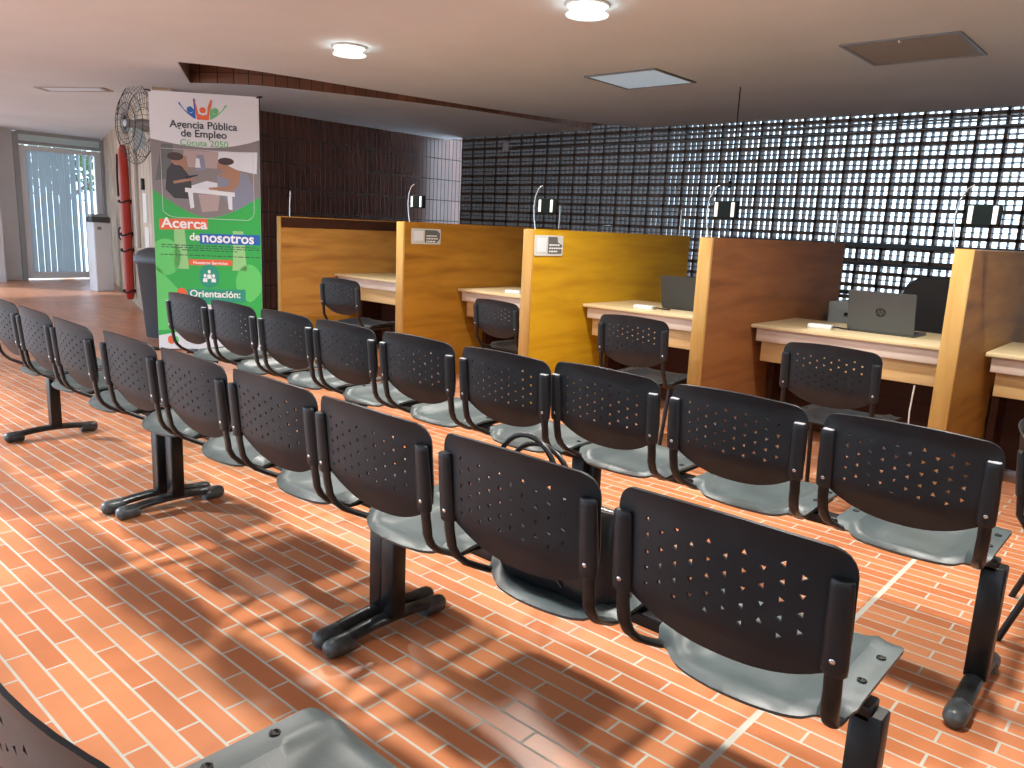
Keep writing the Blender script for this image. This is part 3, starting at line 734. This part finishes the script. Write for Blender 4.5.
# green field with wave top and white wave bottom
flat('green_field', [(0, .045), (.35, .085), (.7, .11), (1, .115), (1, .45), (0, .45)], M['bgreen'], .0006)
flat('light_green_wave', [(0, .075), (.35, .085)]+curve((.35, .10), (.10, .22), (0, .25)), M['blgreen'], .0014)
flat('light_green_wave', arc(.10, .28, .14, .06, 0, 360, 24), M['blgreen'], .0014)
flat('light_green_wave', arc(.88, .20, .13, .06, 0, 360, 24), M['blgreen'], .0014)
for cx in (.23, .78): flat('hand_outline', [(cx-.05, .28)]+arc(cx, .40, .045, .018, 180, 0, 10)+[(cx+.08, .24), (cx-.06, .24)], M['palegreen'], .0014)
# white top wave over the photo
flat('white_header', [(0, .80)]+curve((0, .815), (.30, .795), (.5, .79))+curve((.5, .79), (.8, .80), (1, .83))[1:]+[(1, .999), (0, .999)], M['bwhite'], .0016)
# the people at a table
for poly, m, lf in (
    ([(.03, .60), (.1, .80), (.2, .80), (.22, .62)], M['foliage'], .0010), ([(.55, .70), (.97, .66), (.98, .78), (.5, .77)], M['tablewhite'], .0010),
    ([(.28, .68), (.6, .68), (.62, .77), (.3, .77)], M['photopink'], .0011), ([(.40, .66), (.5, .67), (.48, .75), (.42, .75)], M['bluecloth'], .0012), ([(.22, .67), (.34, .66), (.32, .74), (.24, .74)], M['skin'], .0012),
    ([(.40, .68), (.45, .68), (.44, .73), (.41, .73)], M['tablewhite'], .0013),
    ([(.12, .55), (.14, .66), (.20, .71), (.28, .68), (.36, .62), (.36, .56), (.38, .50), (.2, .50)], M['darkcloth'], .0013),
    (arc(.235, .715, .055, .028, 0, 360, 18), M['skin'], .0014), (arc(.22, .735, .075, .022, 0, 360, 18), M['hair'], .0015),
    ([(.20, .585), (.38, .61), (.40, .625), (.30, .615), (.19, .60)], M['skin'], .0015), ([(.30, .615), (.42, .635), (.42, .642), (.30, .63)], M['logo'], .0016),
    ([(.60, .55), (.60, .64), (.70, .68), (.88, .66), (.94, .58), (.92, .46), (.78, .44)], M['bluecloth'], .0013),
    ([(.62, .64), (.70, .70), (.82, .67), (.80, .60), (.74, .555), (.52, .56), (.52, .572), (.70, .585), (.72, .62)], M['skin'], .0014),
    (arc(.655, .70, .055, .028, 0, 360, 18), M['skin'], .0015), (arc(.685, .722, .075, .020, 0, 360, 18), M['hair'], .0016),
    ([(.30, .565), (.50, .61), (.78, .585), (.76, .55)], M['tablewhite'], .0012), ([(.30, .565), (.76, .55), (.76, .525), (.30, .54)], M['bwhite'], .0017),
    ([(.325, .54), (.37, .54), (.38, .46), (.345, .455)], M['bwhite'], .0017), ([(.69, .53), (.735, .53), (.735, .455), (.70, .46)], M['bwhite'], .0017),
    ([(.42, .53), (.62, .53), (.60, .45), (.45, .44)], M['photopink'], .0012)):
    flat('printed_figure', poly, m, lf)
flat('green_overlap', [(0, .52)]+curve((0, .545), (.30, .42), (.5, .415))+curve((.5, .415), (.72, .42), (1, .53))[1:]+[(1, .375), (0, .375)], M['bgreen'], .0020)
# thin white outline frame
b = MB(); fr = [(.09, .775), (.09, .47)]+curve((.09, .44), (.12, .415), (.2, .412), 6)+[(.86, .412)]+curve((.88, .412), (.94, .42), (.94, .46), 6)+[(.94, .775)]
for i in range(len(fr)-1):
    a = fr[i]; c = fr[i+1]; b.tube([(a[0]*bw, -.0022, gm(a[1])*BH), (c[0]*bw, -.0022, gm(c[1])*BH)], .0025, 4)
b.tube([(.09*bw, -.0022, gm(.775)*BH), (.94*bw, -.0022, gm(.775)*BH)], .0025, 4)
b.build('outline', M['tablewhite'], BN)
# logo: three figures with raised arms
for cx, m in ((.37, 'blue'), (.485, 'orange'), (.60, 'gtext')):
    flat('logo_head', arc(cx, .932, .030, .030*AR, 0, 360, 20), M[m], .0030)
flat('logo_body', curve((.26, .958), (.34, .91), (.42, .894))+[(.42, .905)]+curve((.42, .97), (.425, .975), (.40, .978), 4)+curve((.405, .94), (.40, .925), (.385, .918), 6)+curve((.385, .918), (.32, .92), (.28, .958), 8), M['blue'], .0024)
flat('logo_body', [(.43, .893), (.54, .893), (.55, .935), (.575, .972), (.56, .978), (.53, .945), (.525, .917), (.485, .911), (.445, .917), (.435, .94), (.41, .978), (.42, .935)], M['orange'], .0026)
flat('logo_body', curve((.71, .958), (.63, .91), (.55, .894))+[(.55, .905)]+curve((.55, .94), (.56, .96), (.575, .978), 4)+curve((.565, .94), (.57, .925), (.585, .918), 6)+curve((.585, .918), (.65, .92), (.69, .958), 8), M['gtext'], .0024)
RT = (PI/2, 0, 0)
def bt(s, size, m, u, v, align='CENTER', xs=1, bold=0, lift=.004): return text(s, size, M[m], BN, (u*bw, -lift, gm(v)*BH), RT, 'lettering', align, .0006, xs, bold)
bt('Agencia Pública', .098, 'dtext', .49, .857, xs=1.04, bold=.0018); bt('de Empleo', .098, 'dtext', .49, .828, xs=1.04, bold=.0018); bt('Cúcuta 2050', .082, 'gtext', .49, .797, xs=1.08, bold=.0008)
flat('orange_box', [(.05, .370), (.50, .377), (.50, .412), (.05, .405)], M['orange'], .0028)
bt('Acerca', .140, 'white2', .07, .378, 'LEFT', 1.1, .003)
flat('blue_box', [(.42, .325), (.99, .328), (.99, .365), (.42, .362)], M['blue'], .0028)
bt('de', .105, 'white2', .375, .338, 'CENTER', 1.0, .002); bt('nosotros', .140, 'white2', .44, .333, 'LEFT', 1.0, .003)
b = MB(); rr = random.Random(5)
for (v, a, c) in ((.316, .06, .96), (.3075, .06, .96), (.299, .25, .76), (.282, .05, .98)):
    u = a
    while u < c: l = rr.uniform(.02, .06); b.box(u*bw, (u+l)*bw, -.0026, -.002, gm(v)*BH, gm(v)*BH+.008); u += l+.012
b.build('small_print', M['dtext'], BN)
flat('orange_box', [(.31, .252), (.72, .254), (.72, .272), (.31, .270)], M['orange'], .0028)
bt('Nuestros Servicios', .042, 'white2', .515, .256, 'CENTER', 1.05, .0008)
flat('round_icon', arc(.50, .218, .095, .095*AR, 0, 360, 28), M['teal'], .0028)
for cx, cy in ((.46, .214), (.50, .226), (.54, .214)):
    flat('icon_figure', arc(cx, cy+.008, .014, .014*AR, 0, 360, 12)+[], M['white2'], .0034); flat('icon_figure', [(cx-.022, cy-.014), (cx+.022, cy-.014), (cx+.018, cy), (cx-.018, cy)], M['white2'], .0034)
flat('orange_disc', arc(.235, .155, .05, .05*AR, 0, 360, 24), M['orange'], .0028); bt('2', .11, 'white2', .235, .139, 'CENTER', 1, .003)
flat('teal_box', [(.29, .137), (.84, .140), (.84, .176), (.29, .173)], M['teal'], .0026); bt('Orientación:', .098, 'white2', .31, .145, 'LEFT', 1.0, .002)
flat('white_bubble', arc(.14, .118, .05, .025, 90, 270, 8)+arc(.90, .105, .05, .022, -90, 90, 8), M['bwhite'], .0022)
b = MB()
for (v, a, c) in ((.125, .14, .3), (.113, .14, .28), (.10, .13, .27), (.068, .2, .32), (.047, .24, .36)):
    u = a
    while u < c: l = rr.uniform(.02, .05); b.box(u*bw, (u+l)*bw, -.0028, -.0022, gm(v)*BH, gm(v)*BH+.010); u += l+.012
b.build('small_print', M['teal'], BN)
flat('orange_disc', arc(.12, .030, .035, .035*AR, 0, 360, 20), M['orange'], .0028); flat('emblem_ring', arc(.16, .030, .03, .03*AR, 90, -90, 10), M['blgreen'], .0024)
b = MB()
for v, a, c in ((.036, .24, .38), (.026, .24, .42), (.016, .24, .40)):
    u = a
    while u < c: l = rr.uniform(.03, .05); b.box(u*bw, (u+l)*bw, -.0028, -.0022, gm(v)*BH, gm(v)*BH+.010); u += l+.012
b.build('small_print', M['tablewhite'], BN)
b = MB()
for u in (.0, 1.0): b.tube([(u*bw, .03, .0), (u*bw, .03, 1.3), (u*bw, .02, BH+.01)], .008, 8)
b.build('stand_pole', M['blackmetal'], BN)
b = MB(); b.tube([(-.03, .02, BH+.005), (.02, -.008, BH-.01)], .008, 6); b.tube([(bw+.03, .02, BH+.005), (bw-.02, -.008, BH-.01)], .008, 6); b.build('corner_hook', M['blackmetal'], BN)
b = MB(); b.box(-.08, .0, -.02, .08, -.02, .0); b.box(bw*.3, bw*.36, -.15, .25, -.02, -.005); b.build('stand_foot', M['blackmetal'], BN)

# ------------------------------------------------------------------ things by the oblique wall
def wpl(s_, out, z): return tuple(wp(s_, out, z))
# rescue board standing against the wall
t = empty('rescue_board', wp(2.63, .08, 0), ang); t.scale = (.75, .8, 1); tag(t, 'red rescue board standing upright against the wall with black straps', 'rescue board')
# local: x along the wall (away from the corner), +y out of the room's wall? find sign so that y points into the room
sgn = 1 if (wp(0, 1, 0)-wp(0, 0, 0)).dot(Vector((-math.sin(ang), math.cos(ang), 0))) > 0 else -1
Mx = Matrix.Rotation(math.radians(3.0), 4, 'Y')
b = MB(); rings = []
for z, w, d in ((.10, .05, .05), (.14, .09, .07), (.3, .10, .08), (1.2, .11, .085), (2.0, .11, .08), (2.25, .09, .07), (2.32, .04, .04)):
    rings.append([Mx @ Vector((math.copysign(abs(math.cos(2*PI*k/20))**.6, math.cos(2*PI*k/20))*w, math.copysign(abs(math.sin(2*PI*k/20))**.6, math.sin(2*PI*k/20))*d, z)) for k in range(20)])
b.loft(rings); b.build('board', M['red'], t)
for z in (.22, .82, 1.05, 1.52):
    b = MB(); pts = [Mx @ Vector((.125*math.cos(2*PI*k/24), .10*math.sin(2*PI*k/24), z+.02*math.sin(2*PI*k/12))) for k in range(25)]
    b.tube(pts, .012, 6, ry=.03, side=(0, 0, 1)); b.build('strap', M['blackstrap'], t)
b = MB(); b.tube([Mx @ Vector(p) for p in ((.10, sgn*.09, 2.2), (.14, sgn*.10, 1.9), (.10, sgn*.1, 1.6))], .018, 8); b.tube([Mx @ Vector(p) for p in ((.12, sgn*.1, 1.15), (.22, sgn*.12, 1.12), (.2, sgn*.12, 1.0), (.10, sgn*.1, .98))], .014, 8)
b.build('hanging_strap', M['blackstrap'], t)
# wall fan
FC = wp(-.08, .17, 2.36)
t = empty('wall_fan', FC, ang); tag(t, 'dark wire-cage wall fan mounted high beside the banner', 'fan')
Rf = .44
face = Matrix.Rotation(math.radians(20), 4, 'Z') @ (Matrix.Rotation(PI/2 if sgn < 0 else -PI/2, 4, 'X'))
b = MB()
for z, r in ((.11, Rf*.25), (.10, Rf*.5), (.07, Rf*.75), (.0, Rf), (-.07, Rf*.8), (-.10, Rf*.45)):
    pts = [face @ Vector((r*math.cos(2*PI*k/32), r*math.sin(2*PI*k/32), z)) for k in range(33)]; b.tube(pts, .004, 5, caps=False)
for k in range(36):
    a = 2*PI*k/36; b.tube([face @ Vector((r*math.cos(a+.25*(1-r/Rf)), r*math.sin(a+.25*(1-r/Rf)), z)) for r, z in ((.04, .115), (Rf*.25, .11), (Rf*.5, .10), (Rf*.75, .07), (Rf, 0), (Rf*.8, -.07), (Rf*.45, -.10))], .0025, 4, caps=False)
b.build('cage', M['cageblack'], t)
for k in range(3):
    b = MB(); R_ = face @ Matrix.Rotation(k*2*PI/3, 4, 'Z'); vs = []
    P = [(.04, -.03, .01), (.30, -.09, .035), (.31, .06, -.02), (.18, .09, -.03), (.04, .03, -.01)]
    b.add([R_ @ Vector(p) for p in P]+[R_ @ Vector((p[0], p[1], p[2]+.004)) for p in P], [(0, 1, 2, 3, 4), (9, 8, 7, 6, 5)]+[(i, (i+1) % 5, 5+(i+1) % 5, 5+i) for i in range(5)]); b.build('blade', M['greybox'], t)
b = MB(); b.lathe([(.0005, .118), (.045, .115), (.05, .10), (.04, .02), (.06, -.03), (.075, -.10), (.07, -.2), (.03, -.24)], n=20, M=face); b.build('motor_hub', M['greyhub'], t)
b = MB(); b.tube([face @ Vector((0, 0, -.22)), face @ Vector((0, -.02, -.34))], .025, 10); b.lathe([(.07, 0), (.07, .012), (.0005, .012)], n=16, M=face @ Matrix.Translation((0, -.02, -.33))); b.build('wall_bracket', M['cageblack'], t)
# papers and box on the wall
def wallpaper(name, s0, s1, z0, z1, m, lab, cat, th=.004):
    t = empty(name, wp((s0+s1)/2, 0, (z0+z1)/2), ang); tag(t, lab, cat); w = abs(s1-s0)/2; h = (z1-z0)/2
    b = MB(); y0, y1 = sorted((0, sgn*th)); b.rbox(-w, w, y0, y1, -h, h, .004, 2, axis='y'); b.build('sheet' if th < .01 else 'body', m, t); return t
wallpaper('notice', .75, 1.15, 1.25, 1.62, M['paper'], 'white notice sheet on the wall, upper one beside the banner', 'notice')
t = wallpaper('notice', .62, 1.05, .86, 1.20, M['paper'], 'white notice sheet on the wall, lower one beside the banner', 'notice')
t = wallpaper('switch_box', .85, .95, 1.66, 1.80, M['logo'], 'small black switch box on the wall above the notices', 'switch', .04)
t = wallpaper('cable_duct', 1.62, 1.72, .9, 2.5, M['plaster'], 'pale vertical cable duct on the wall beside the red board', 'duct', .05)
# bin
t = empty('trash_bin', (-8.84, 4.0, 0), .3); t.scale = (.8, .8, 1.0); tag(t, 'dark grey plastic trash bin with a lid, half hidden behind the banner', 'bin')
def rring(w, d, z, n=24): return [Vector((math.copysign(abs(math.cos(2*PI*k/n))**.4, math.cos(2*PI*k/n))*w, math.copysign(abs(math.sin(2*PI*k/n))**.4, math.sin(2*PI*k/n))*d, z)) for k in range(n)]
b = MB(); b.loft([rring(.19, .17, 0), rring(.20, .18, .02), rring(.27, .24, .82), rring(.29, .26, .83), rring(.29, .26, .86)]); b.build('body', M['bin'], t)
b = MB(); b.loft([rring(.30, .27, .86), rring(.30, .27, .89), rring(.26, .22, .96), rring(.16, .12, 1.0)]); b.build('lid', M['bin'], t)
# white pedestal cabinet with a black device
t = empty('pedestal_cabinet', (-14.48, 5.50, 0), .08); t.scale = (.74, .74, 1); tag(t, 'tall narrow white cabinet standing by the slatted door', 'cabinet')
b = MB(); b.rbox(-.17, .17, -.20, .20, 0, 1.17, .008, 2); b.build('body', M['white'], t)
b = MB(); b.rbox(.170, .182, -.19, .19, .02, 1.15, .006, 2, axis='x'); dd = b.build('door', M['white'], t)
b = MB(); b.box(.182, .186, -.12, -.03, 1.05, 1.10); b.build('label_plate', M['frame_grey'], dd)
t = empty('payment_terminal', (-14.46, 5.50, 1.172)); t.scale = (.74, .74, 1); tag(t, 'small dark machine on top of the white cabinet', 'device')
b = MB(); b.rbox(-.16, .16, -.22, .20, 0, .09, .02, 3); b.build('body', M['bin'], t); b = MB(); b.box(-.10, .10, -.19, .17, .09, .135); b.build('tray', M['greybox'], t)

# ------------------------------------------------------------------ trees outside the open left side
def tree(x, y, h, r, lab, seed, nleaf=1500):
    rr = random.Random(seed); t = empty('tree', (x, y, -.15)); tag(t, lab, 'tree', 'trees outside')
    b = MB(); b.tube([(0, 0, 0), (.1, 0, h*.3), (0, .1, h*.6), (.1, .1, h*.85)], [.16, .12, .09, .03], 10)
    for k in range(9):
        a = rr.uniform(0, 6.28); z = h*rr.uniform(.35, .75); b.tube([(0, 0, z), (r*.4*math.cos(a), r*.4*math.sin(a), z+h*.1), (r*.8*math.cos(a), r*.8*math.sin(a), z+h*.16)], [.06, .04, .015], 6)
    b.build('trunk', M['bark'], t)
    b = MB(); cl = []
    for k in range(16): a = rr.uniform(0, 6.28); q = r*rr.uniform(.1, .9); cl.append(Vector((q*math.cos(a), q*math.sin(a), h*rr.uniform(.5, .98))))
    for k in range(nleaf):
        c = rr.choice(cl); p = c+Vector((rr.gauss(0, .33), rr.gauss(0, .33), rr.gauss(0, .26))); s_ = rr.uniform(.06, .13)
        u = Vector((rr.gauss(0, 1), rr.gauss(0, 1), rr.gauss(0, 1))).normalized(); v = u.orthogonal().normalized()
        b.add([p-u*s_, p+v*s_*.5, p+u*s_, p-v*s_*.5], [(0, 1, 2, 3)])
    b.build('foliage', M['leaf'], t)
tree(-9.5, -8.8, 6.0, 2.0, 'leafy tree outside the open side, behind the viewer to the left', 1)
tree(-13.5, -8.5, 5.4, 1.8, 'leafy tree outside the open side, farther from the building', 2)
tree(-5.5, -9.2, 5.6, 1.9, 'leafy tree outside the open side, directly behind the viewer', 3)
tree(-20.5, 7.0, 4.2, 1.3, 'green tree outside beyond the slatted door', 4, 900)
